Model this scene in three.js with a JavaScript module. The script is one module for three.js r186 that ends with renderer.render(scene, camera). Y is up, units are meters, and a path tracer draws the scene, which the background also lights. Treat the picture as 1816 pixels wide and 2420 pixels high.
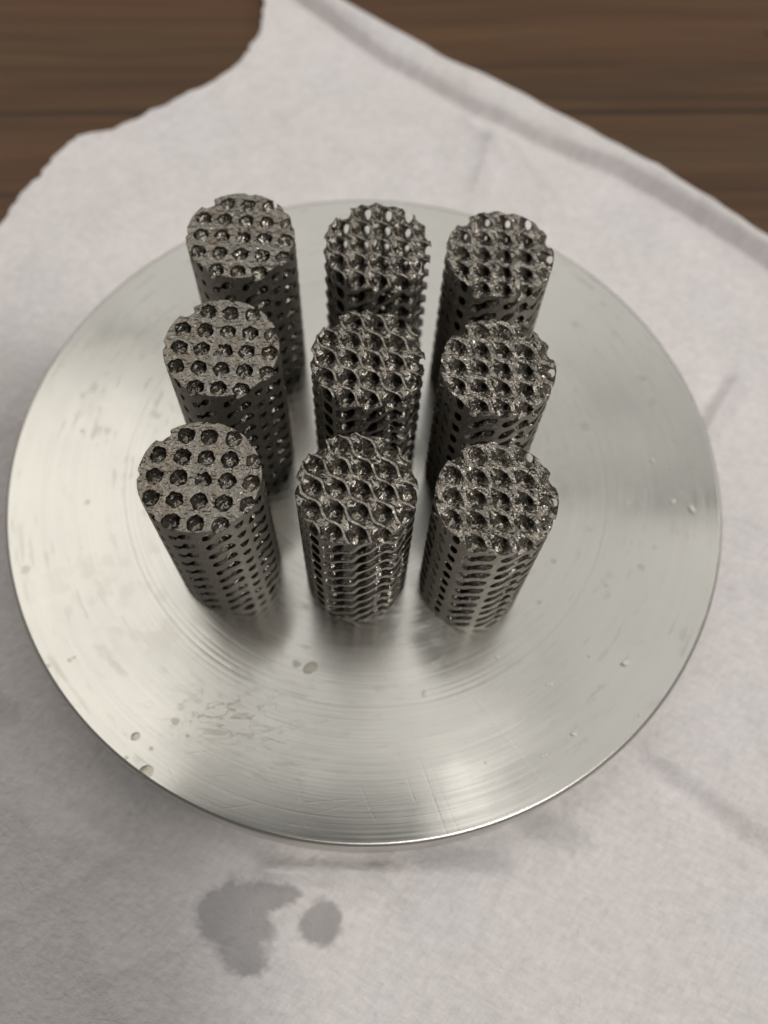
import * as THREE from 'three';
import { edgeTable, triTable } from 'three/addons/objects/MarchingCubes.js';
import { RoundedBoxGeometry } from 'three/addons/geometries/RoundedBoxGeometry.js';
import { RectAreaLightUniformsLib } from 'three/addons/lights/RectAreaLightUniformsLib.js';

// ------------------------------------------------------------------ camera, light, exposure
const MM = 0.001;
const scene = new THREE.Scene();
const renderer = new THREE.WebGLRenderer();
renderer.toneMapping = THREE.LinearToneMapping;
renderer.toneMappingExposure = 1.0;
renderer.shadowMap.enabled = true;
renderer.shadowMap.type = THREE.PCFSoftShadowMap;

const camera = new THREE.PerspectiveCamera(60.4494, 768 / 1024, 0.004, 20);
{
  const pitch = 1.143863, roll = 0.067996;
  const fw = new THREE.Vector3(0, -Math.sin(pitch), -Math.cos(pitch));
  const up = new THREE.Vector3(0, Math.cos(pitch), -Math.sin(pitch));
  const rt = new THREE.Vector3(1, 0, 0);
  const r2 = rt.clone().multiplyScalar(Math.cos(roll)).addScaledVector(up, Math.sin(roll));
  const u2 = up.clone().multiplyScalar(Math.cos(roll)).addScaledVector(rt, -Math.sin(roll));
  camera.position.set(2.668409 * MM, 110.387078 * MM, 56.645836 * MM);
  camera.quaternion.setFromRotationMatrix(new THREE.Matrix4().makeBasis(r2, u2, fw.clone().negate()));
  camera.focus = 0.096;
  camera.userData.fStop = 15;
  camera.updateMatrixWorld(true);
}

scene.background = new THREE.Color().setRGB(0.095, 0.096, 0.094);   // the dim room beyond the table
RectAreaLightUniformsLib.init();

function lamp(name, label, [x, y, z], [tx, ty, tz], w, h, color, intensity, glow) {
  const g = new THREE.Group();
  g.name = name;
  g.userData = { label, category: 'lamp' };
  g.position.set(x, y, z);
  g.lookAt(tx, ty, tz);                       // +z of a group looks at the target
  const housing = new THREE.Mesh(new RoundedBoxGeometry(w + 0.06, h + 0.06, 0.05, 2, 0.012), new THREE.MeshStandardMaterial({ color: 0xd8d6d0, roughness: 0.5 }));
  housing.name = 'housing'; housing.position.z = -0.035; g.add(housing);
  const em = new THREE.MeshStandardMaterial({ color: 0xffffff, roughness: 0.9, emissive: color, emissiveIntensity: glow });
  const diffuser = new THREE.Mesh(new RoundedBoxGeometry(w, h, 0.012, 1, 0.004), em);
  diffuser.name = 'diffuser'; diffuser.position.z = -0.0075; g.add(diffuser);
  scene.add(g);
  const l = new THREE.RectAreaLight(color, intensity, w, h);
  l.name = name + '_glow';
  l.position.set(x, y, z); l.lookAt(tx, ty, tz);
  const d = new THREE.Vector3(tx - x, ty - y, tz - z).normalize();
  l.position.addScaledVector(d, 0.004);
  scene.add(l);
  return g;
}
const WARM = new THREE.Color(1.0, 0.955, 0.885);
const NEUTRAL = new THREE.Color(1.0, 0.97, 0.925);
[                                              // flat panels out of view, placed to light the plate and paper: x0, x1, z0, z1, radiance, colour, label
  [-2.0, -0.35, -1.12, 0.10, 0.95, WARM, 'unseen wide ceiling light panel on the side of the thick-walled cylinders'],
  [0.36, 2.0, -0.82, 0.10, 0.50, NEUTRAL, 'unseen wide ceiling light panel on the side of the medium-walled cylinders'],
  [-1.5, 1.5, -2.4, -1.22, 0.55, NEUTRAL, 'unseen long ceiling light panel past the torn paper edge'],
  [-0.32, 0.32, -1.2, -0.05, 0.55, NEUTRAL, 'unseen narrow ceiling light panel above the plate'],
  [-3.3, -1.9, -2.6, -1.2, 2.0, WARM, 'unseen square bright ceiling light panel farthest to the side of the thick-walled cylinders'],
  [1.9, 3.3, -2.4, -1.0, 2.0, WARM, 'unseen square bright ceiling light panel farthest to the side of the medium-walled cylinders'],
].forEach(([x0, x1, z0, z1, L, c, label], k) => {
  const x = (x0 + x1) / 2, z = (z0 + z1) / 2;
  lamp('unseen_ceiling_panel' + (k ? '_00' + k : ''), label, [x, 1.7, z], [x, 0, z], x1 - x0, z1 - z0, c, L, 0.0);
});
lamp('unseen_ceiling_panel_006', 'unseen small dim ceiling light panel beside the long one', [0.90, 1.7, -1.03], [0.90, 0, -1.03], 1.1, 0.34, NEUTRAL, 0.33, 0.0);  // out of view, brightens the dark gap mirrored on the plate
lamp('unseen_key_lamp', 'unseen small very bright lamp high beside the phone', [0.51, 1.70, 0.62], [0, 0, 0], 0.30, 0.26, NEUTRAL, 55, 0.02);  // out of view, lights the plate wedge and casts the phone shadow
lamp('unseen_glint_lamp', 'unseen small bright lamp for glints on the side of the thick-walled cylinders', [-1.05, 1.0, -0.50], [0, 0, 0], 0.10, 0.10, WARM, 16, 0.02);  // out of view, placed for glints on the rough metal
lamp('unseen_glint_lamp_001', 'unseen small bright lamp for glints on the side of the medium-walled cylinders', [1.0, 1.0, -0.50], [0, 0, 0], 0.10, 0.10, WARM, 26, 0.02);  // out of view, gives glints from the opposite side

// ------------------------------------------------------------------ helpers
function rng(seed) { let s = seed >>> 0; return () => { s = (s + 0x6D2B79F5) >>> 0; let t = Math.imul(s ^ (s >>> 15), 1 | s); t = (t + Math.imul(t ^ (t >>> 7), 61 | t)) ^ t; return ((t ^ (t >>> 14)) >>> 0) / 4294967296; }; }
function h3(x, y, z) { let h = Math.imul(x, 374761393) + Math.imul(y, 668265263) + Math.imul(z, 2147483647 ^ 0x5bd1e995) | 0; h = Math.imul(h ^ (h >>> 13), 1274126177); h = Math.imul(h ^ (h >>> 15), 0x2c1b3c6d); return ((h ^ (h >>> 16)) >>> 0) / 4294967296; }
const sm = t => t * t * (3 - 2 * t);
function n3(x, y, z) {
  const xi = Math.floor(x), yi = Math.floor(y), zi = Math.floor(z), u = sm(x - xi), v = sm(y - yi), w = sm(z - zi);
  const L = (a, b, t) => a + (b - a) * t;
  return L(L(L(h3(xi, yi, zi), h3(xi + 1, yi, zi), u), L(h3(xi, yi + 1, zi), h3(xi + 1, yi + 1, zi), u), v),
    L(L(h3(xi, yi, zi + 1), h3(xi + 1, yi, zi + 1), u), L(h3(xi, yi + 1, zi + 1), h3(xi + 1, yi + 1, zi + 1), u), v), w) * 2 - 1;
}
function n2(x, y, s = 0) {
  const xi = Math.floor(x), yi = Math.floor(y), u = sm(x - xi), v = sm(y - yi);
  const a = h3(xi, yi, s), b = h3(xi + 1, yi, s), c = h3(xi, yi + 1, s), d = h3(xi + 1, yi + 1, s);
  return (a + (b - a) * u + ((c + (d - c) * u) - (a + (b - a) * u)) * v) * 2 - 1;
}
function fbm2(x, y, o, s = 0) { let a = 0, k = 0.5; for (let i = 0; i < o; i++) { a += k * n2(x, y, s + i * 17); x *= 2.03; y *= 2.03; k *= 0.5; } return a; }
const clamp = (x, a = 0, b = 1) => Math.min(b, Math.max(a, x));
const step = (a, b, x) => sm(clamp((x - a) / (b - a)));
function polyline(pts, axis) {                // piecewise linear x(z) with pts sorted by z
  return z => {
    if (z <= pts[0][1]) return pts[0][0];
    for (let i = 1; i < pts.length; i++) if (z <= pts[i][1]) { const t = (z - pts[i - 1][1]) / (pts[i][1] - pts[i - 1][1]); return pts[i - 1][0] + t * (pts[i][0] - pts[i - 1][0]); }
    return pts[pts.length - 1][0];
  };
}
function texture(w, h, fn, srgb) {            // fn(i, j, out) writes 0..1 values (already in the map's own space)
  const d = new Uint8Array(w * h * 4), o = [0, 0, 0];
  for (let j = 0; j < h; j++) for (let i = 0; i < w; i++) {
    fn(i, j, o); const k = (j * w + i) * 4;
    d[k] = clamp(o[0]) * 255; d[k + 1] = clamp(o[1]) * 255; d[k + 2] = clamp(o[2]) * 255; d[k + 3] = 255;
  }
  const t = new THREE.DataTexture(d, w, h); t.magFilter = THREE.LinearFilter; t.minFilter = THREE.LinearMipmapLinearFilter; t.generateMipmaps = true;
  t.wrapS = t.wrapT = THREE.RepeatWrapping; if (srgb) t.colorSpace = THREE.SRGBColorSpace; t.needsUpdate = true; return t;
}
const toS = c => c <= 0.0031308 ? 12.92 * c : 1.055 * Math.pow(c, 1 / 2.4) - 0.055;
function shade(m) { m.castShadow = m.receiveShadow = true; return m; }

// ------------------------------------------------------------------ table
const PAPER_Y = -10.0;                        // mm, underside of the plate
{
  const W = 2048, H = 1024, SX = 420, SZ = 210;
  const map = texture(W, H, (i, j, o) => {
    const x = i / W * SX, z = j / H * SZ;
    const warp = 3.0 * fbm2(x / 90, z / 30, 3, 5);
    const zz = z + warp;
    const broad = fbm2(x / 260, zz / 16, 3, 11), mid = fbm2(x / 80, zz / 3.2, 3, 23), fine = fbm2(x / 22, zz / 0.55, 2, 41);
    const pore = Math.max(0, n2(x / 7, zz / 0.28, 77) - 0.62) * (0.6 + 0.4 * n2(x / 30, z / 9, 4));
    let dark = 0;
    for (const [c, w, a] of [[88, 0.8, 0.62], [92, 2.4, 0.28], [108, 0.7, 0.55], [76, 1.0, 0.25], [62, 0.7, 0.35], [40, 1.2, 0.25], [130, 0.8, 0.5]]) { const d = (z + 0.7 * fbm2(x / 60, c, 2, 3) - c) / w; dark += a * Math.exp(-d * d) * (0.7 + 0.5 * n2(x / 40, c, 9)); }
    const v = 1 + 0.42 * broad + 0.30 * mid + 0.34 * fine - 0.5 * pore - dark;
    const red = 0.5 + 0.9 * fbm2(x / 120, zz / 7, 2, 91);
    o[0] = toS(0.098 * v * (1 + 0.10 * red)); o[1] = toS(0.0555 * v * (1 - 0.10 * red)); o[2] = toS(0.0245 * v * (1 - 0.10 * red));
  }, true);
  const g = new THREE.BoxGeometry(900 * MM, 22 * MM, 700 * MM);
  const uv = g.attributes.uv, ps = g.attributes.position;
  for (let i = 0; i < uv.count; i++) uv.setXY(i, (ps.getX(i) / MM + 210) / SX, (ps.getZ(i) / MM + 170 - 100) / SZ);
  const t = shade(new THREE.Mesh(g, new THREE.MeshPhysicalMaterial({ map, roughness: 0.62, bumpMap: map, bumpScale: 0.00012 })));
  t.rotation.y = 0.1; t.name = 'table_top'; t.position.set(0, (PAPER_Y - 0.45 - 11) * MM, -100 * MM);
  t.userData = { kind: 'structure', label: 'dark brown wood grain table top under the paper' };
  scene.add(t);
}

// ------------------------------------------------------------------ paper sheet
{
  const torn = polyline([[-33, -126], [-28.2, -108], [-27.6, -101.6], [-28.4, -96.9], [-30.0, -91.9], [-32.1, -87.8], [-35.2, -84.1], [-39.0, -80.9], [-43.5, -76.3], [-45.7, -75.4], [-47.2, -72.9], [-49.9, -71.2], [-51.6, -69.2], [-54.1, -69.0], [-56.8, -67.6], [-58.6, -64.7], [-60.4, -61.1], [-62.1, -56.1], [-64.0, -51.6], [-66.2, -46.2], [-72, -36], [-90, -22], [-108, 0], [-125, 40], [-128, 125]]);
  const right = polyline([[-30, -126], [-15.0, -108.6], [-9.1, -105.1], [-3.9, -102.0], [3.2, -98.3], [10.1, -93.4], [16.9, -89.7], [23.5, -86.2], [30.1, -82.1], [36.5, -77.8], [42.7, -73.4], [48.8, -68.5], [54.7, -63.6], [60.4, -58.7], [66.3, -53.4], [88, -32], [112, -8], [126, 10], [130, 125]]);
  const crease = polyline([[-34, -122], [-24.6, -110.9], [-16.0, -104.7], [-3.3, -93.9], [6.0, -87.9], [15.1, -81.3], [23.9, -76.8], [32.5, -72.3], [40.9, -68.5], [49.0, -63.1], [56.9, -57.3], [62.6, -52.5], [85, -30], [108, -4], [124, 20], [128, 125]]);
  const folds = [                              // x0 z0 x1 z1 width height (mm): soft ridges of the crumpled sheet
    [39, 36, 57, 48.5, 1.6, -1.0], [57, 48.5, 80, 66, 1.8, -1.0], [40.5, 34.2, 58, 46, 2.2, 1.1], [58, 46, 82, 63, 2.4, 1.2],
    [52.5, -15, 58.5, -25.5, 1.5, 1.7], [54.5, -13.5, 60, -22, 1.3, -0.7], [51, -17, 57, -27, 1.4, -0.6],
    [18, -76, 15, -60, 1.8, 1.1], [20.5, -74, 17.5, -58, 1.6, -0.7], [13, -79, 20, -71, 1.6, 0.9], [21, -75, 30, -62, 3.0, 0.8],
    [-9, 52.8, 6, 51.6, 1.3, 1.5], [6, 51.6, 9.5, 55.5, 1.0, 0.7], [-7, 55, -1, 54.4, 1.4, -0.6],
    [-16, 61.2, -12, 60.4, 0.35, 0.3], [-12, 60.4, -7.5, 56.4, 0.35, 0.34],
    [-60, 20, -20, 75, 5, 0.9], [-52, 44, -30, 52, 4, 0.7], [-75, -20, -54, -8, 5, 0.9], [-58, -40, -40, -58, 6, 0.8], [60, 0, 75, 20, 4, 0.8], [20, 58, 44, 70, 6, 0.7], [2, 60, -4, 78, 2.2, 0.45], [-25, -70, -10, -85, 5, 0.8],
  ];
  const cr = rng(19);                          // small creases of the handled sheet
  for (let i = 0; i < 70; i++) { const a = cr() * 6.283, l = 5 + 16 * cr(), x = -80 + 165 * cr(), z = -95 + 180 * cr(); if (Math.hypot(x, z) > 53) folds.push([x, z, x + l * Math.cos(a), z + l * Math.sin(a), 0.7 + 1.4 * cr(), (cr() - 0.4) * 0.5]); }
  const height = (x, z) => {
    let y = 0.7 + 0.9 * fbm2(x / 26, z / 26, 3, 7) + 0.10 * fbm2(x / 6, z / 6, 2, 13);
    for (const [x0, z0, x1, z1, w, a] of folds) {
      const dx = x1 - x0, dz = z1 - z0, L = Math.hypot(dx, dz), t = ((x - x0) * dx + (z - z0) * dz) / (L * L), tc = clamp(t);
      const px = x0 + dx * tc - x, pz = z0 + dz * tc - z, d = Math.hypot(px, pz) / w;
      if (d < 4.5) y += 1.7 * a * Math.exp(-d * 1.15) * (0.8 + 0.3 * n2(t * 5, a * 10, 3));
    }
    // under and beside the plate the sheet lies flat
    const r = Math.hypot(x, z);
    y = 0.02 + Math.max(0, y) * (0.04 + 0.96 * step(49.6, 53.5, r));
    // folded, standing margin beyond the crease
    const xc = crease(z), xr = right(z);
    const s = (x - xc) / Math.max(1, xr - xc);
    if (s > -1.4) {
      // the margin is folded over: its inner edge stands up, the strip falls away to the outer fold
      const up = step(-0.03, 0.10, s) * (0.9 + 2.6 * Math.pow(Math.sin(Math.PI * clamp(0.10 + 0.80 * s)), 0.8) + 0.5 * n2(z / 13, 2, 5) + 0.25 * n2(z / 4, x / 4, 6)) * (1 - step(0.9, 1.0, s) * 0.55);
      y = y * (1 - 0.8 * Math.exp(-Math.pow((s + 0.02) * 9, 2))) + up * step(-124, -114, z);
    }
    const xl = torn(z);
    y += 1.7 * Math.exp(-Math.max(0, x - xl) / 7) * step(-30, -48, z) * (0.8 + 0.4 * n2(z / 11, 1, 8));
    return y;
  };
  const NR = 380, NC = 270, Z0 = -125, Z1 = 122, TH = 0.12;
  const pos = [], uv = [], idx = [];
  const hs = new Float32Array((NR + 1) * (NC + 1));
  for (let layer = 0; layer < 2; layer++) for (let j = 0; j <= NR; j++) {
    const z = Z0 + (Z1 - Z0) * j / NR;
    const xl = torn(z) + 0.55 * fbm2(z / 2.2, 3, 3, 50) + 0.25 * n2(z * 2.2, 9, 3), xr = right(z) + 0.2 * fbm2(z / 6, 5, 2, 31);
    for (let i = 0; i <= NC; i++) {
      const x = xl + (xr - xl) * i / NC;
      const q = j * (NC + 1) + i; if (!layer) hs[q] = height(x, z);
      pos.push(x * MM, (PAPER_Y - 0.02 + hs[q] - 0.05 - layer * TH) * MM, z * MM);
      uv.push((x + 130) / 260, (z + 130) / 260);
    }
  }
  const row = NC + 1, off = row * (NR + 1);
  for (let j = 0; j < NR; j++) for (let i = 0; i < NC; i++) {
    const a = j * row + i, b = a + 1, c = a + row, d = c + 1;
    idx.push(a, c, b, b, c, d, a + off, b + off, c + off, b + off, d + off, c + off);
  }
  const wall = (a, b) => idx.push(a, b, a + off, b, b + off, a + off);
  for (let j = 0; j < NR; j++) { wall(j * row, (j + 1) * row); wall((j + 1) * row + NC, j * row + NC); }
  for (let i = 0; i < NC; i++) { wall(i + 1, i); wall(NR * row + i, NR * row + i + 1); }
  const g = new THREE.BufferGeometry();
  g.setAttribute('position', new THREE.Float32BufferAttribute(pos, 3)); g.setAttribute('uv', new THREE.Float32BufferAttribute(uv, 2)); g.setIndex(idx); g.computeVertexNormals();
  // wet spots on the fibres, with ragged outlines; fainter entries are soft dark patches
  const spots = [[-12.2, 58.4, 5.0, 4.1, 0.5], [-10.5, 62.2, 2.8, 2.6, 0.2], [-1.9, 58.3, 2.7, 2.9, 0.1], [-9, 55.6, 4.2, 2.0, 0], [-47, 35, 3.2, 2.2, 0.4], [26.5, 45, 7, 2.6, 0.3], [15, 50, 9, 1.8, 0]];
  const map = texture(1600, 1600, (i, j, o) => {
    const x = i / 1600 * 260 - 130, z = j / 1600 * 260 - 130;
    const fibre = fbm2(x / 0.8 + 0.6 * n2(z, x, 2), z / 0.62, 3, 3), cloud = fbm2(x / 5, z / 5, 3, 19), big = fbm2(x / 34, z / 34, 2, 29);
    let wet = 0;
    const rag = z > 28 && x > -60 && x < 40 ? 0.34 * fbm2(x / 2.6, z / 2.6, 4, 60) + 0.2 * fibre : 0;
    if (z > 28 && x > -60 && x < 40) spots.forEach(([sx, sz, a, b, rot], k) => {
      const dx = (x - sx) * Math.cos(rot) + (z - sz) * Math.sin(rot), dz = -(x - sx) * Math.sin(rot) + (z - sz) * Math.cos(rot);
      const d = Math.hypot(dx / a, dz / b) + rag;
      wet = Math.max(wet, (k < 4 ? 1 : 0.42) * step(1.22, k < 4 ? 0.70 : 0.4, d) * (0.88 + 0.2 * cloud + 0.12 * Math.exp(-Math.pow((d - 0.84) / 0.07, 2))));
    });
    const fleck = n2(x / 0.33, z / 0.33, 8) > 0.9 && n2(x / 4, z / 4, 6) > 0.1 ? 0.10 : 0;
    const strand = n2((x * 0.8 + z * 0.6) / 0.22, (z * 0.8 - x * 0.6) / 1.3, 21) + n2((x * 0.35 - z * 0.94) / 0.2, (z * 0.35 + x * 0.94) / 1.5, 25);
    const v = (1 + 0.045 * strand * (1 - 0.6 * wet) + 0.09 * fibre * (1 - 0.6 * wet) + 0.045 * cloud + 0.03 * big - fleck) * (1 - 0.46 * wet);
    const tint = 0.5 + 0.9 * fbm2(x / 14, z / 14, 3, 71);
    o[0] = toS(0.835 * v * (1 + 0.012 * tint)); o[1] = toS(0.80 * v); o[2] = toS(0.797 * v * (1 + 0.010 - 0.02 * tint));
  }, true);
  const bump = texture(1024, 1024, (i, j, o) => { const x = i / 1024 * 40, z = j / 1024 * 40; o[0] = o[1] = o[2] = 0.5 + 0.5 * fbm2(x / 0.7, z / 0.55, 4, 3) + 0.12 * n2(x / 0.09, z / 0.09, 5); });
  bump.repeat.set(6.5, 6.5);
  const p = shade(new THREE.Mesh(g, new THREE.MeshStandardMaterial({ map, bumpMap: bump, bumpScale: 0.00016, roughness: 0.88, side: THREE.DoubleSide })));
  p.name = 'paper_sheet';
  p.userData = { label: 'crumpled white wrapping paper with a torn edge and wet spots under the metal plate', category: 'paper' };
  scene.add(p);
}

// ------------------------------------------------------------------ round build plate
{
  const R = 50, T = 9.9, TW = 2048, TH = 1024;
  const specks = [[-44.2, 18.3, .7], [-38.4, 30.9, .28], [-35.9, 30, .32], [-35.4, 29.6, .26], [-21.4, 36.8, .55], [-19.6, 38.4, .3], [-23.7, 40.2, .28], [-26.5, 41.5, .3], [-7.2, 28.5, .6], [-38, 8, .4], [-41, -3, .35], [41.2, -14.4, .8], [39.9, -18.4, .6], [30.9, -9.4, .8], [42.3, -3.2, .5], [36.8, 2.2, .4], [26, 12, .4], [31, 7, .4], [38, 12, .5], [24, 18, .35], [33, 15, .3], [27, -20, .45], [44, -8, .4], [40, 9, .35], [29, 2, .5]];
  const scr = [];
  const rr = rng(41);
  for (let i = 0; i < 240; i++) { const a = rr() * 6.283, r = 22 + 27 * Math.sqrt(rr()); scr.push([a, r, 0.02 + 0.16 * rr() * rr(), (rr() - 0.5) * 0.5, 0.25 + 0.75 * rr()]); }      // arcs: angle, radius, span, drift
  const lines = []; for (let i = 0; i < 46; i++) { const x = -30 + 75 * rr(), z = 24 + 26 * rr(), a = rr() < 0.6 ? -0.25 + 0.3 * (rr() - 0.5) : 1.2 + 0.5 * (rr() - 0.5), l = 2 + 9 * rr() * rr(); lines.push([x, z, x + l * Math.cos(a), z + l * Math.sin(a), 0.3 + 0.7 * rr()]); }
  lines.push([3.5, 26, 13.2, 49, 1], [5.3, 30, 14.5, 48.2, 0.7], [12, 27, 24, 41, 0.8], [11, 33, 30, 24, 0.8]);
  // scratch heights are rasterised once in polar space
  const sc = new Float32Array(TW * TH);
  const dab = (x, z, v) => { const r = Math.hypot(x, z); if (r > 49.5) return; let u = Math.atan2(z, x) / (2 * Math.PI); u -= Math.floor(u); const i = Math.floor(u * TW) % TW, j = Math.floor(r / R * TH); sc[j * TW + i] = Math.max(sc[j * TW + i], v); };
  for (const [a, r, s, d, v] of scr) { const n = Math.ceil(s * r / 0.05); for (let k = 0; k < n; k++) { const t = k / n, aa = a + s * t, r2 = r + d * t; dab(r2 * Math.cos(aa), r2 * Math.sin(aa), v * Math.sin(Math.PI * t)); } }
  for (const [x0, z0, x1, z1, v] of lines) { const n = Math.ceil(Math.hypot(x1 - x0, z1 - z0) / 0.04); for (let k = 0; k < n; k++) { const t = k / n; dab(x0 + (x1 - x0) * t, z0 + (z1 - z0) * t, v * (0.4 + 0.6 * Math.abs(n2(t * 9, x0, 3)))); } }
  const stain = (x, z, r, a) => {              // dried liquid film with outlines
    let s = 0;
    for (const [sx, sz, q] of specks) { const d = Math.hypot(x - sx, z - sz) / q; if (d < 2.2) s = Math.max(s, 0.9 * step(1.15, 0.75, d + 0.3 * n2(x * 2, z * 2, 4))); }
    const m = Math.exp(-(Math.pow((x + 15) / 7.5, 2) + Math.pow((z - 35.6) / 3.6, 2)));          // fern-like dried trace
    const v = Math.abs(fbm2(x / 2.0 + 0.8 * n2(z / 2, x / 3, 2), z / 0.9, 3, 81));
    s = Math.max(s, m * step(0.10, 0.02, v) * 0.95);
    const band = Math.exp(-Math.pow((x + 31) / 10, 2) - Math.pow((z - 22 - 0.3 * (x + 31)) / 4.5, 2));
    s = Math.max(s, band * step(0.12, 0.36, fbm2(x / 2.6, z / 2.6, 4, 33)) * 0.42);
    const streak = fbm2(a * 9, r / 0.55, 3, 101) * 0.6 + 0.5 * fbm2(a * 26, r / 0.9, 2, 131);       // rubbed streaks along the turning marks
    const zone = clamp(0.40 + 0.9 * fbm2(x / 16, z / 16, 2, 9) + 0.5 * step(20, 32, Math.abs(x)) - 0.2);
    s = Math.max(s, zone * step(0.14, 0.44, streak) * 0.62);
    const bl = fbm2(x / 3.1, z / 2.4, 4, 211);
    s = Math.max(s, 0.22 * step(0.26, 0.44, bl) * step(0.0, 0.3, fbm2(x / 18, z / 18, 2, 15)));
    return s;
  };
  const st = new Float32Array(TW * TH);
  for (let j = 0; j < TH; j++) for (let i = 0; i < TW; i++) { const a = (i + 0.5) / TW * 2 * Math.PI, r = (j + 0.5) / TH * R; st[j * TW + i] = r > 18 ? stain(r * Math.cos(a), r * Math.sin(a), r, a < Math.PI ? a : a) : 0; }
  const map = texture(TW, TH, (i, j, o) => {
    const k = j * TW + i, a = i / TW * 6.28318, r = j / TH * R, x = r * Math.cos(a), z = r * Math.sin(a);
    const v = 1 - 0.10 * Math.exp(-Math.pow((r - 33.6 - 0.12 * Math.sin(a * 2 + 1)) / 0.14, 2)) - 0.20 * st[k] + 0.035 * fbm2(x / 9, z / 9, 3, 5) + 0.03 * n2(0, r / 0.09, 7);
    o[0] = toS(0.80 * v); o[1] = toS(0.788 * v); o[2] = toS(0.742 * v * (1 - 0.05 * st[k]));
  }, true);
  const rough = texture(TW, TH, (i, j, o) => {
    const k = j * TW + i, a = i / TW * 6.28318, r = j / TH * R, x = r * Math.cos(a), z = r * Math.sin(a);
    o[0] = 0; o[1] = 0.185 + 0.11 * st[k] + 0.07 * fbm2(x / 7, z / 7, 3, 45) + 0.03 * n2(i / 60, r / 0.12, 3); o[2] = 1;
  });
  const bump = texture(TW, TH, (i, j, o) => {
    const k = j * TW + i, a = i / TW * 6.28318, r = j / TH * R, x = r * Math.cos(a), z = r * Math.sin(a);
    let ring = 0;
    for (const [q, w, d] of [[33.6, 0.16, 0.9], [34.4, 0.10, 0.5], [32.8, 0.12, 0.6], [32.1, 0.09, 0.35], [35.2, 0.08, 0.3], [30.6, 0.09, 0.25], [36.4, 0.08, 0.2], [46.8, 0.08, 0.2]]) { const t = (r - q - 0.12 * Math.sin(a * 2 + 1)) / w; ring += d * Math.exp(-t * t); }
    const v = 0.55 + 0.025 * n2(0, r / 0.11, 1) + 0.02 * n2(i / 170, r / 0.16, 2) + 0.05 * fbm2(x / 1.2, z / 1.2, 3, 6) - ring * 0.5 - 0.35 * sc[k] + 0.10 * st[k];
    o[0] = o[1] = o[2] = v;
  });
  const pos = [], uv = [], idx = [], NT = 384, rs = [];
  for (let i = 0; i <= 60; i++) rs.push(49.45 * i / 60);
  for (const r of rs) for (let t = 0; t <= NT; t++) { const a = t / NT * 2 * Math.PI; pos.push(r * Math.cos(a) * MM, 0, r * Math.sin(a) * MM); uv.push(t / NT, r / R); }
  for (let j = 0; j < rs.length - 1; j++) for (let t = 0; t < NT; t++) { const a = j * (NT + 1) + t, b = a + 1, c = a + NT + 1, d = c + 1; idx.push(a, b, c, b, d, c); }
  const g = new THREE.BufferGeometry();
  g.setAttribute('position', new THREE.Float32BufferAttribute(pos, 3)); g.setAttribute('uv', new THREE.Float32BufferAttribute(uv, 2)); g.setIndex(idx); g.computeVertexNormals();
  const plate = new THREE.Group(); plate.name = 'build_plate';
  plate.userData = { label: 'round turned metal plate carrying nine lattice cylinders, lying on the paper', category: 'plate' };
  const face = shade(new THREE.Mesh(g, new THREE.MeshPhysicalMaterial({ color: 0xffffff, map, metalness: 1, roughness: 1, roughnessMap: rough, bumpMap: bump, bumpScale: 0.000021, anisotropy: 0.76, anisotropyRotation: Math.PI / 2, side: THREE.DoubleSide })));
  face.name = 'machined_face'; plate.add(face);
  const prof = [[49.45, 0], [49.62, -0.03], [49.85, -0.2], [50, -0.5], [50, -T + 0.6], [49.5, -T], [0.01, -T]].map(([x, y]) => new THREE.Vector2(x * MM, y * MM));
  const rim = shade(new THREE.Mesh(new THREE.LatheGeometry(prof, 256), new THREE.MeshStandardMaterial({ color: new THREE.Color().setRGB(0.68, 0.66, 0.62), metalness: 1, roughness: 0.36, side: THREE.DoubleSide })));
  rim.name = 'rim'; plate.add(rim);
  scene.add(plate);
}

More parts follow.
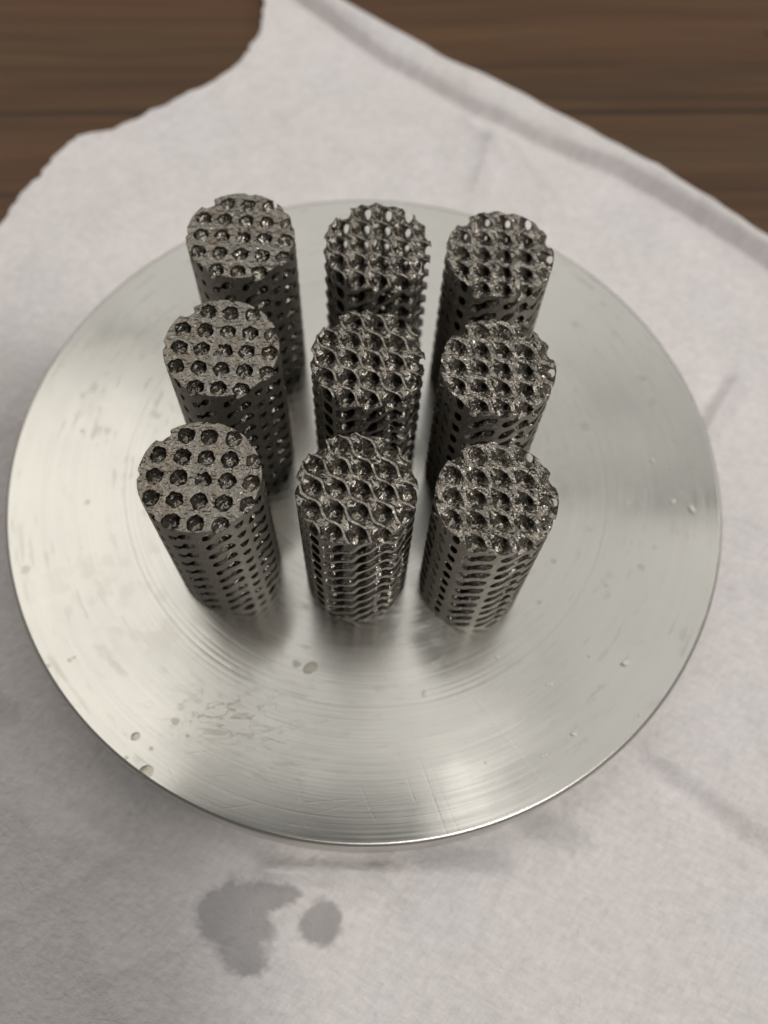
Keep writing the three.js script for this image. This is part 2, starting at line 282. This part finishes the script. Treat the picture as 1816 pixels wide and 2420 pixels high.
// ------------------------------------------------------------------ lattice cylinders
// Diamond surface f = cosX cosY cosZ + sinX sinY sinZ, kept where |f| < t inside a cylinder: walls of one continuous sheet.
const CR = 6.594, CH = 26.299, PER = 5.16, K = 2 * Math.PI / PER, PX = 0.43, PZ = 0.42, PH = 0.33;
function lattice(t0, seed, opt, makeBody) {
  const wallAt = (x, y, z) => (t0 + opt.skin * step(CR - 0.55, CR - 0.05, Math.hypot(x, z))) * (opt.crest + (1 - opt.crest) * step(0, opt.crestDepth, CH - y));   // the contour pass leaves thicker walls at the skin
  const t = t0;
  const f = (x, y, z) => {
    const X = K * (x - PX), Y = K * (z - PZ), Z = PH + K * (y - CH);
    let v = Math.cos(X) * Math.cos(Y) * Math.cos(Z) + Math.sin(X) * Math.sin(Y) * Math.sin(Z) + opt.rough * n3(x * 2.3 + opt.key * 31, y * 2.3, z * 2.3 + opt.key * 17) + opt.rough * 0.6 * n3(x * 1.1 - opt.key * 11, y * 1.1 + 50, z * 1.1);
    if (opt.pit && CH - y < 0.8) {                // the openings of the thick wall are melted to round pits
      const hp = PER / 2, ix = Math.round((x - PX) / hp), iz = Math.round((z - PZ) / hp), q = Math.hypot(x - PX - ix * hp, z - PZ - iz * hp) + 0.13 * n3(x * 2.4 + seed * 3, opt.key * 5, z * 2.4 + 3);
      const w = opt.pit * step(0.8, 0.1, CH - y), sg = (ix + iz) % 2 === 0 ? 1 : -1;
      if (q < 1.1) { const h = sg * t0 * (1 + (1.12 - q) * 1.3) * w + (1 - w) * v; v = sg > 0 ? Math.max(v, h) : Math.min(v, h); }
    }
    return v * t0 / wallAt(x, y, z);
  };
  const R2 = CR * CR;
  const pos = [], idx = [];
  let g = null, gs = null; const rand = rng(seed * 977 + 5);
  const finish = () => {
    const o = new THREE.BufferGeometry();
    o.setAttribute('position', new THREE.Float32BufferAttribute(pos.map(v => v * MM), 3)); o.setIndex(idx.slice()); o.computeVertexNormals();
    const nb = o.attributes.normal, uv = new Float32Array(nb.count * 2);
    for (let i = 0; i < nb.count; i++) { const ax = Math.abs(nb.getX(i)), ay = Math.abs(nb.getY(i)), az = Math.abs(nb.getZ(i)), x = pos[3 * i] / 4, y = pos[3 * i + 1] / 4, z = pos[3 * i + 2] / 4; uv[2 * i] = ax > ay && ax > az ? z : x; uv[2 * i + 1] = ay > ax && ay > az ? z : y; }
    o.setAttribute('uv', new THREE.BufferAttribute(uv, 2));
    for (let i = 0; i < nb.count; i++) { const x = nb.getX(i) + opt.jit * (rand() - 0.5), y = nb.getY(i) + opt.jit * (rand() - 0.5), z = nb.getZ(i) + opt.jit * (rand() - 0.5), l = Math.hypot(x, y, z) || 1; nb.setXYZ(i, x / l, y / l, z / l); }
    return o;
  };
  if (makeBody) {
  // --- both faces of the wall by marching cubes, clipped at the cylinder
  const nx = 56, hx = 2 * (CR + 0.02) / nx, y0 = -0.03, ny = Math.ceil((CH - y0) / (hx * 0.97)), hy = (CH - y0) / ny, sx = nx + 1, sxy = sx * sx;
  const F = new Float32Array(sxy * (ny + 1));
  for (let j = 0; j <= ny; j++) for (let k = 0; k <= nx; k++) for (let i = 0; i <= nx; i++) F[j * sxy + k * sx + i] = f(-CR - 0.02 + i * hx, y0 + j * hy, -CR - 0.02 + k * hx);
  const corner = [0, 1, sx + 1, sx, sxy, sxy + 1, sxy + sx + 1, sxy + sx];      // order used by the tables: x, then z as "y", then y as "z"
  const E = [[0, 1], [1, 2], [3, 2], [0, 3], [4, 5], [5, 6], [7, 6], [4, 7], [0, 4], [1, 5], [2, 6], [3, 7]];
  const clipTri = (a, b, c) => {
    const P = [a, b, c].map(i => R2 - pos[3 * i] ** 2 - pos[3 * i + 2] ** 2);
    const ins = P.map(v => v >= 0), n = ins[0] + ins[1] + ins[2];
    if (n === 3) { idx.push(a, b, c); return; } if (n === 0) return;
    const V = [a, b, c], out = [];
    for (let e = 0; e < 3; e++) {
      const q = (e + 1) % 3; if (ins[e]) out.push(V[e]);
      if (ins[e] !== ins[q]) { const s = P[e] / (P[e] - P[q]); const k = pos.length / 3; for (let d = 0; d < 3; d++) pos.push(pos[3 * V[e] + d] + s * (pos[3 * V[q] + d] - pos[3 * V[e] + d])); out.push(k); }
    }
    for (let e = 1; e < out.length - 1; e++) idx.push(out[0], out[e], out[e + 1]);
  };
  for (const sgn of [1, -1]) {
    const cache = new Map(), iso = sgn * t;
    for (let j = 0; j < ny; j++) for (let k = 0; k < nx; k++) for (let i = 0; i < nx; i++) {
      const xa = Math.abs(-CR + (i + 0.5) * hx), za = Math.abs(-CR + (k + 0.5) * hx); const rc = xa * xa + za * za; if (rc > (CR + 0.35) * (CR + 0.35)) continue;
      if (rc < 10.5 && j * hy < CH - 8.5) continue;      // the core below the top layers is never seen
      const b = j * sxy + k * sx + i; let c = 0;
      for (let q = 0; q < 8; q++) if (sgn * (F[b + corner[q]] - iso) < 0) c |= 1 << q;
      if (!edgeTable[c]) continue;
      const ev = new Array(12);
      for (let e = 0; e < 12; e++) if (edgeTable[c] & (1 << e)) {
        const A = b + corner[E[e][0]], B = b + corner[E[e][1]], key = Math.min(A, B) * 4 + (Math.abs(B - A) === 1 ? 0 : Math.abs(B - A) === sx ? 1 : 2);
        let v = cache.get(key);
        if (v === undefined) {
          const fa = F[A], fb = F[B], s = clamp((iso - fa) / (fb - fa || 1e-9), 0.02, 0.98);
          const co = q => [-CR - 0.02 + (q % sx) * hx, y0 + Math.floor(q / sxy) * hy, -CR - 0.02 + (Math.floor(q / sx) % sx) * hx];
          const p0 = co(A), p1 = co(B); v = pos.length / 3;
          pos.push(p0[0] + s * (p1[0] - p0[0]), p0[1] + s * (p1[1] - p0[1]), p0[2] + s * (p1[2] - p0[2])); cache.set(key, v);
        }
        ev[e] = v;
      }
      for (let q = c * 16; triTable[q] !== -1; q += 3) clipTri(ev[triTable[q]], ev[triTable[q + 1]], ev[triTable[q + 2]]);
    }
  }
  g = finish();
  pos.length = 0; idx.length = 0;
  }
  // --- the cut on the cylinder: the part of its surface that lies inside the wall
  const region = (verts, tris, vals) => {      // clip triangles by t - f >= 0 and f + t >= 0
    const push = (poly) => { const base = pos.length / 3; for (const p of poly) pos.push(p[0], p[1], p[2]); for (let e = 1; e < poly.length - 1; e++) idx.push(base, base + e, base + e + 1); };
    for (const tri of tris) {
      let poly = tri.map(i => [...verts[i], vals[i]]);
      for (const s of [1, -1]) {
        const out = [];
        for (let e = 0; e < poly.length; e++) {
          const A = poly[e], B = poly[(e + 1) % poly.length], a = t - s * A[3], b = t - s * B[3];
          if (a >= 0) out.push(A);
          if ((a >= 0) !== (b >= 0)) { const q = a / (a - b); out.push(A.map((v, d) => v + q * (B[d] - v))); }
        }
        poly = out; if (poly.length < 3) break;
      }
      if (poly.length >= 3) push(poly);
    }
  };
  let V = [], T = [], VV = [];
  if (makeBody) {
  const nt = 232, nh = Math.round(CH / 0.2);
  for (let j = 0; j <= nh; j++) for (let i = 0; i <= nt; i++) { const a = i / nt * 2 * Math.PI, y = CH * j / nh, x = CR * Math.cos(a), z = CR * Math.sin(a), q = 1 + 0.006 * n3(x * 2.6 + opt.key * 9, y * 2.6, z * 2.6); V.push([x * q, y, z * q]); VV.push(f(x, y, z)); }
  for (let j = 0; j < nh; j++) for (let i = 0; i < nt; i++) { const a = j * (nt + 1) + i, b = a + 1, c = a + nt + 1, d = c + 1; T.push([a, c, b], [b, c, d]); }
  region(V, T, VV);
  gs = finish();
  }
  // --- the cut on top
  pos.length = 0; idx.length = 0; V = []; T = []; VV = [];
  const nr = 52, na = 240;
  for (let j = 0; j <= nr; j++) for (let i = 0; i <= na; i++) {
    const a = i / na * 2 * Math.PI, r = CR * Math.sqrt(j / nr), x = r * Math.cos(a), z = r * Math.sin(a);
    V.push([x, CH + opt.topNoise * (n3(x * 2.1, seed * 7, z * 2.1) + 0.6 * n3(x * 5, seed * 9, z * 5)), z]); VV.push(f(x, CH, z));
  }
  for (let j = 0; j < nr; j++) for (let i = 0; i < na; i++) { const a = j * (na + 1) + i, b = a + 1, c = a + na + 1, d = c + 1; T.push([a, b, c], [b, d, c]); }
  region(V, T, VV);
  const gt = new THREE.BufferGeometry();
  gt.setAttribute('position', new THREE.Float32BufferAttribute(pos.map(v => v * MM), 3));
  const nrm = [], col = [], uvt = [];
  for (let i = 0; i < pos.length; i += 3) {
    const x = pos[i], z = pos[i + 2], e = 0.06, hN = (a, b) => opt.topNoise * (n3(a * 2.1, seed * 7, b * 2.1) + 0.6 * n3(a * 5, seed * 9, b * 5));
    let dx = (hN(x + e, z) - hN(x - e, z)) / (2 * e), dz = (hN(x, z + e) - hN(x, z - e)) / (2 * e);
    dx += opt.jitTop * (rand() - 0.5); dz += opt.jitTop * (rand() - 0.5);
    const l = Math.hypot(dx, 1, dz); nrm.push(-dx / l, 1 / l, -dz / l);
    const st = opt.stain * step(0.05, 0.4, fbm2(x / 1.6 + seed * 3, z / 1.6, 3, 7 + seed)), gr = 1 + 0.18 * fbm2(x / 0.5, z / 0.5, 2, seed) ;
    col.push(gr * (1 - 0.18 * st), gr * (1 - 0.32 * st), gr * (1 - 0.5 * st)); uvt.push(x / 4, z / 4);
  }
  gt.setAttribute('normal', new THREE.Float32BufferAttribute(nrm, 3)); gt.setAttribute('color', new THREE.Float32BufferAttribute(col, 3)); gt.setAttribute('uv', new THREE.Float32BufferAttribute(uvt, 2)); gt.setIndex(idx.slice());
  return [g, gs, gt];
}
const smear = texture(512, 512, (i, j, o) => { const x = i / 512 * 4, z = j / 512 * 4; o[0] = o[1] = o[2] = 0.5 + 0.4 * fbm2(x / 0.5, z / 0.16, 3, 3) + 0.25 * fbm2(x / 0.14, z / 0.3, 2, 9); });
// one printed alloy of one colour for walls, skin and tops; only the finish differs
const grain = texture(512, 512, (i, j, o) => { const x = i / 512 * 4, z = j / 512 * 4; o[0] = o[1] = o[2] = 0.5 + 0.45 * n2(x / 0.125, z / 0.125, 3) + 0.3 * n2(x / 0.0625, z / 0.0625, 9); });
const metal = (rough, extra = {}) => new THREE.MeshStandardMaterial({ color: new THREE.Color().setRGB(0.325, 0.30, 0.262), metalness: 1, roughness: rough, side: THREE.DoubleSide, ...extra });
const bodyMat = [metal(0.27, { bumpMap: grain, bumpScale: 0.00003 }), metal(0.22, { bumpMap: grain, bumpScale: 0.00004 }), metal(0.22, { bumpMap: grain, bumpScale: 0.00004 })];
const skinMat = metal(0.62, { bumpMap: grain, bumpScale: 0.0001 });
const topMat = [
  metal(0.21, { vertexColors: true, bumpMap: smear, bumpScale: 0.00005 }),
  metal(0.19, { vertexColors: true, bumpMap: grain, bumpScale: 0.00003 }),
  metal(0.19, { vertexColors: true, bumpMap: grain, bumpScale: 0.00004 }),
];
const kinds = [
  { t: 0.58, rough: 0.050, jit: 0.9, topNoise: 0.075, jitTop: 0.5, stain: 0.3, key: 1, skin: 0.02, crest: 1.2, crestDepth: 0.3, pit: 1, say: 'thick-walled lattice cylinder with bright dimpled top' },
  { t: 0.36, rough: 0.050, jit: 1.05, topNoise: 0.07, jitTop: 0.5, stain: 0.0, key: 2, skin: -0.11, crest: 0.40, crestDepth: 0.5, pit: 0, say: 'thin-walled lattice cylinder with sharp wavy edges' },
  { t: 0.50, rough: 0.060, jit: 1.05, topNoise: 0.15, jitTop: 1.0, stain: 0.0, key: 3, skin: -0.05, crest: 0.62, crestDepth: 0.6, pit: 0, say: 'medium-walled lattice cylinder with rough top' },
];
const place = ['at the row end by the torn paper edge', 'in the middle of its row', 'at the row end by the wet paper spots'];
let count = 0; const bodies = [];
for (let j = 0; j < 3; j++) for (let i = 0; i < 3; i++) {
  const dx = (i - 1) * 15.876 + (i === 1 ? 0.894 : 0), dz = (j - 1) * 16.498;
  const kd = kinds[i], [gb, gs, gt] = lattice(kd.t, 1 + j * 3 + i, kd, !bodies[i]);
  bodies[i] ??= [gb, gs];                            // one wall geometry per wall thickness, shared along its row
  const c = new THREE.Group();
  c.name = 'lattice_cylinder' + (count ? '_' + String(count).padStart(3, '0') : ''); count++;
  c.position.set((-1.279 + dx - 0.0025 * dz) * MM, 0, (-0.843 + dz + 0.0025 * dx) * MM);
  c.userData = { label: kd.say + ' ' + place[j], category: 'cylinder', group: 'lattice cylinders on the metal plate' };
  const b = shade(new THREE.Mesh(bodies[i][0], bodyMat[i])); b.name = 'lattice_wall'; c.add(b);
  const k = shade(new THREE.Mesh(bodies[i][1], skinMat)); k.name = 'outer_skin'; c.add(k);
  const t = shade(new THREE.Mesh(gt, topMat[i])); t.name = 'top_face'; c.add(t);
  scene.add(c);
}

// ------------------------------------------------------------------ small things
{
  const rr = rng(7);
  const mat = new THREE.MeshStandardMaterial({ color: new THREE.Color().setRGB(0.86, 0.83, 0.77), roughness: 0.45 });
  const at = [[35.0, 25.5, .42], [30.5, 24.8, .2], [18.5, 25.9, .22], [9.3, 31.2, .3], [24.6, 37.7, .16], [36.5, 32.1, .16], [28.1, 35.0, .26], [17.2, 39.2, .16], [25.2, 28.9, .26], [24.2, 37.9, .15], [45.5, 2.9, .4], [43.0, 1.8, .3], [40.5, -4.5, .25]];
  at.forEach(([x, z, r], k) => {
    const g = new THREE.IcosahedronGeometry(r * MM, 1), p = g.attributes.position, seed = Math.floor(rr() * 999);
    for (let i = 0; i < p.count; i++) { const v = new THREE.Vector3().fromBufferAttribute(p, i), s = 1 + 0.45 * n3(v.x / MM / r * 1.3 + seed, v.y / MM / r * 1.3, v.z / MM / r * 1.3); p.setXYZ(i, v.x * s * 1.4, v.y * s * 0.55, v.z * s * 0.8); }
    g.computeVertexNormals(); g.computeBoundingBox();
    const m = shade(new THREE.Mesh(g, mat)); m.name = 'metal_crumb' + (k ? '_' + String(k).padStart(3, '0') : '');
    m.position.set(x * MM, -g.boundingBox.min.y - 0.00001, z * MM); m.rotation.y = rr() * 6;
    m.userData = { label: 'tiny pale crumb lying on the bare metal plate', category: 'crumb', group: 'pale crumbs on the metal plate' };
    scene.add(m);
  });
  const oil = new THREE.MeshPhysicalMaterial({ color: new THREE.Color().setRGB(0.80, 0.79, 0.75), roughness: 0.05, transmission: 1, thickness: 0.0004, ior: 1.42 });
  const drops = [[-23.9, 43.0, 0.95, 0.8, 'larger oil drop close to the rim of the metal plate'], [-25.9, 38.9, 0.6, 0.5, 'small oil drop beside the dried fern-like trace on the plate'], [-5.35, 28.9, 1.0, 0.7, 'flat oil drop in front of the thick-walled and thin-walled cylinders']];
  drops.forEach(([x, z, a, b, label], k) => {
    const prof = []; for (let i = 0; i <= 12; i++) { const q = i / 12; prof.push(new THREE.Vector2(Math.max(1e-6, q) * MM, 0.06 * (1 - q * q) * MM)); } prof.push(new THREE.Vector2(0.97 * MM, -0.004 * MM), new THREE.Vector2(1e-9, -0.004 * MM));
    const g = new THREE.LatheGeometry(prof.reverse(), 40); g.scale(a, 1, b);
    const m = shade(new THREE.Mesh(g, oil)); m.name = 'oil_drop' + (k ? '_' + String(k).padStart(3, '0') : ''); m.position.set(x * MM, 0.00001, z * MM); m.rotation.y = 0.6;
    m.userData = { label, category: 'drop' }; scene.add(m);
  });
  // corner of a small green strip at the edge of the view
  const s = new THREE.Shape(); s.moveTo(0, 0); s.lineTo(9, -3); s.lineTo(14, 2); s.lineTo(6, 5); s.closePath();
  const g = new THREE.ExtrudeGeometry(s, { depth: 0.4, bevelEnabled: true, bevelSize: 0.15, bevelThickness: 0.1, bevelSegments: 1 }); g.rotateX(-Math.PI / 2); g.scale(MM, MM, MM);
  const m = shade(new THREE.Mesh(g, new THREE.MeshStandardMaterial({ color: new THREE.Color().setRGB(0.05, 0.14, 0.09), roughness: 0.5 })));
  m.name = 'green_strip'; m.position.set(73.9 * MM, (PAPER_Y - 0.34) * MM, -111.5 * MM);
  m.userData = { label: 'small dark green strip lying on the wood table', category: 'strip' };
  scene.add(m);
}

// ------------------------------------------------------------------ the phone that takes the picture (out of view, mirrored in the plate, shading the near paper)
{
  const ph = new THREE.Group(); ph.name = 'phone';
  ph.userData = { label: 'unseen dark phone held above the metal plate', category: 'phone' };
  ph.position.copy(camera.position); ph.quaternion.copy(camera.quaternion);
  const body = shade(new THREE.Mesh(new RoundedBoxGeometry(0.072, 0.150, 0.0078, 4, 0.0038), new THREE.MeshStandardMaterial({ color: 0x15171a, roughness: 0.35, metalness: 0.2 })));
  body.name = 'body'; body.position.set(-0.018, -0.041, 0.0125); ph.add(body);
  const bump = shade(new THREE.Mesh(new THREE.CylinderGeometry(0.0075, 0.008, 0.0018, 32), new THREE.MeshStandardMaterial({ color: 0x0b0b0c, roughness: 0.2 })));
  bump.name = 'lens_ring'; bump.rotation.x = Math.PI / 2; bump.position.set(0, 0, 0.0082); ph.add(bump);
  scene.add(ph);
}

renderer.render(scene, camera);
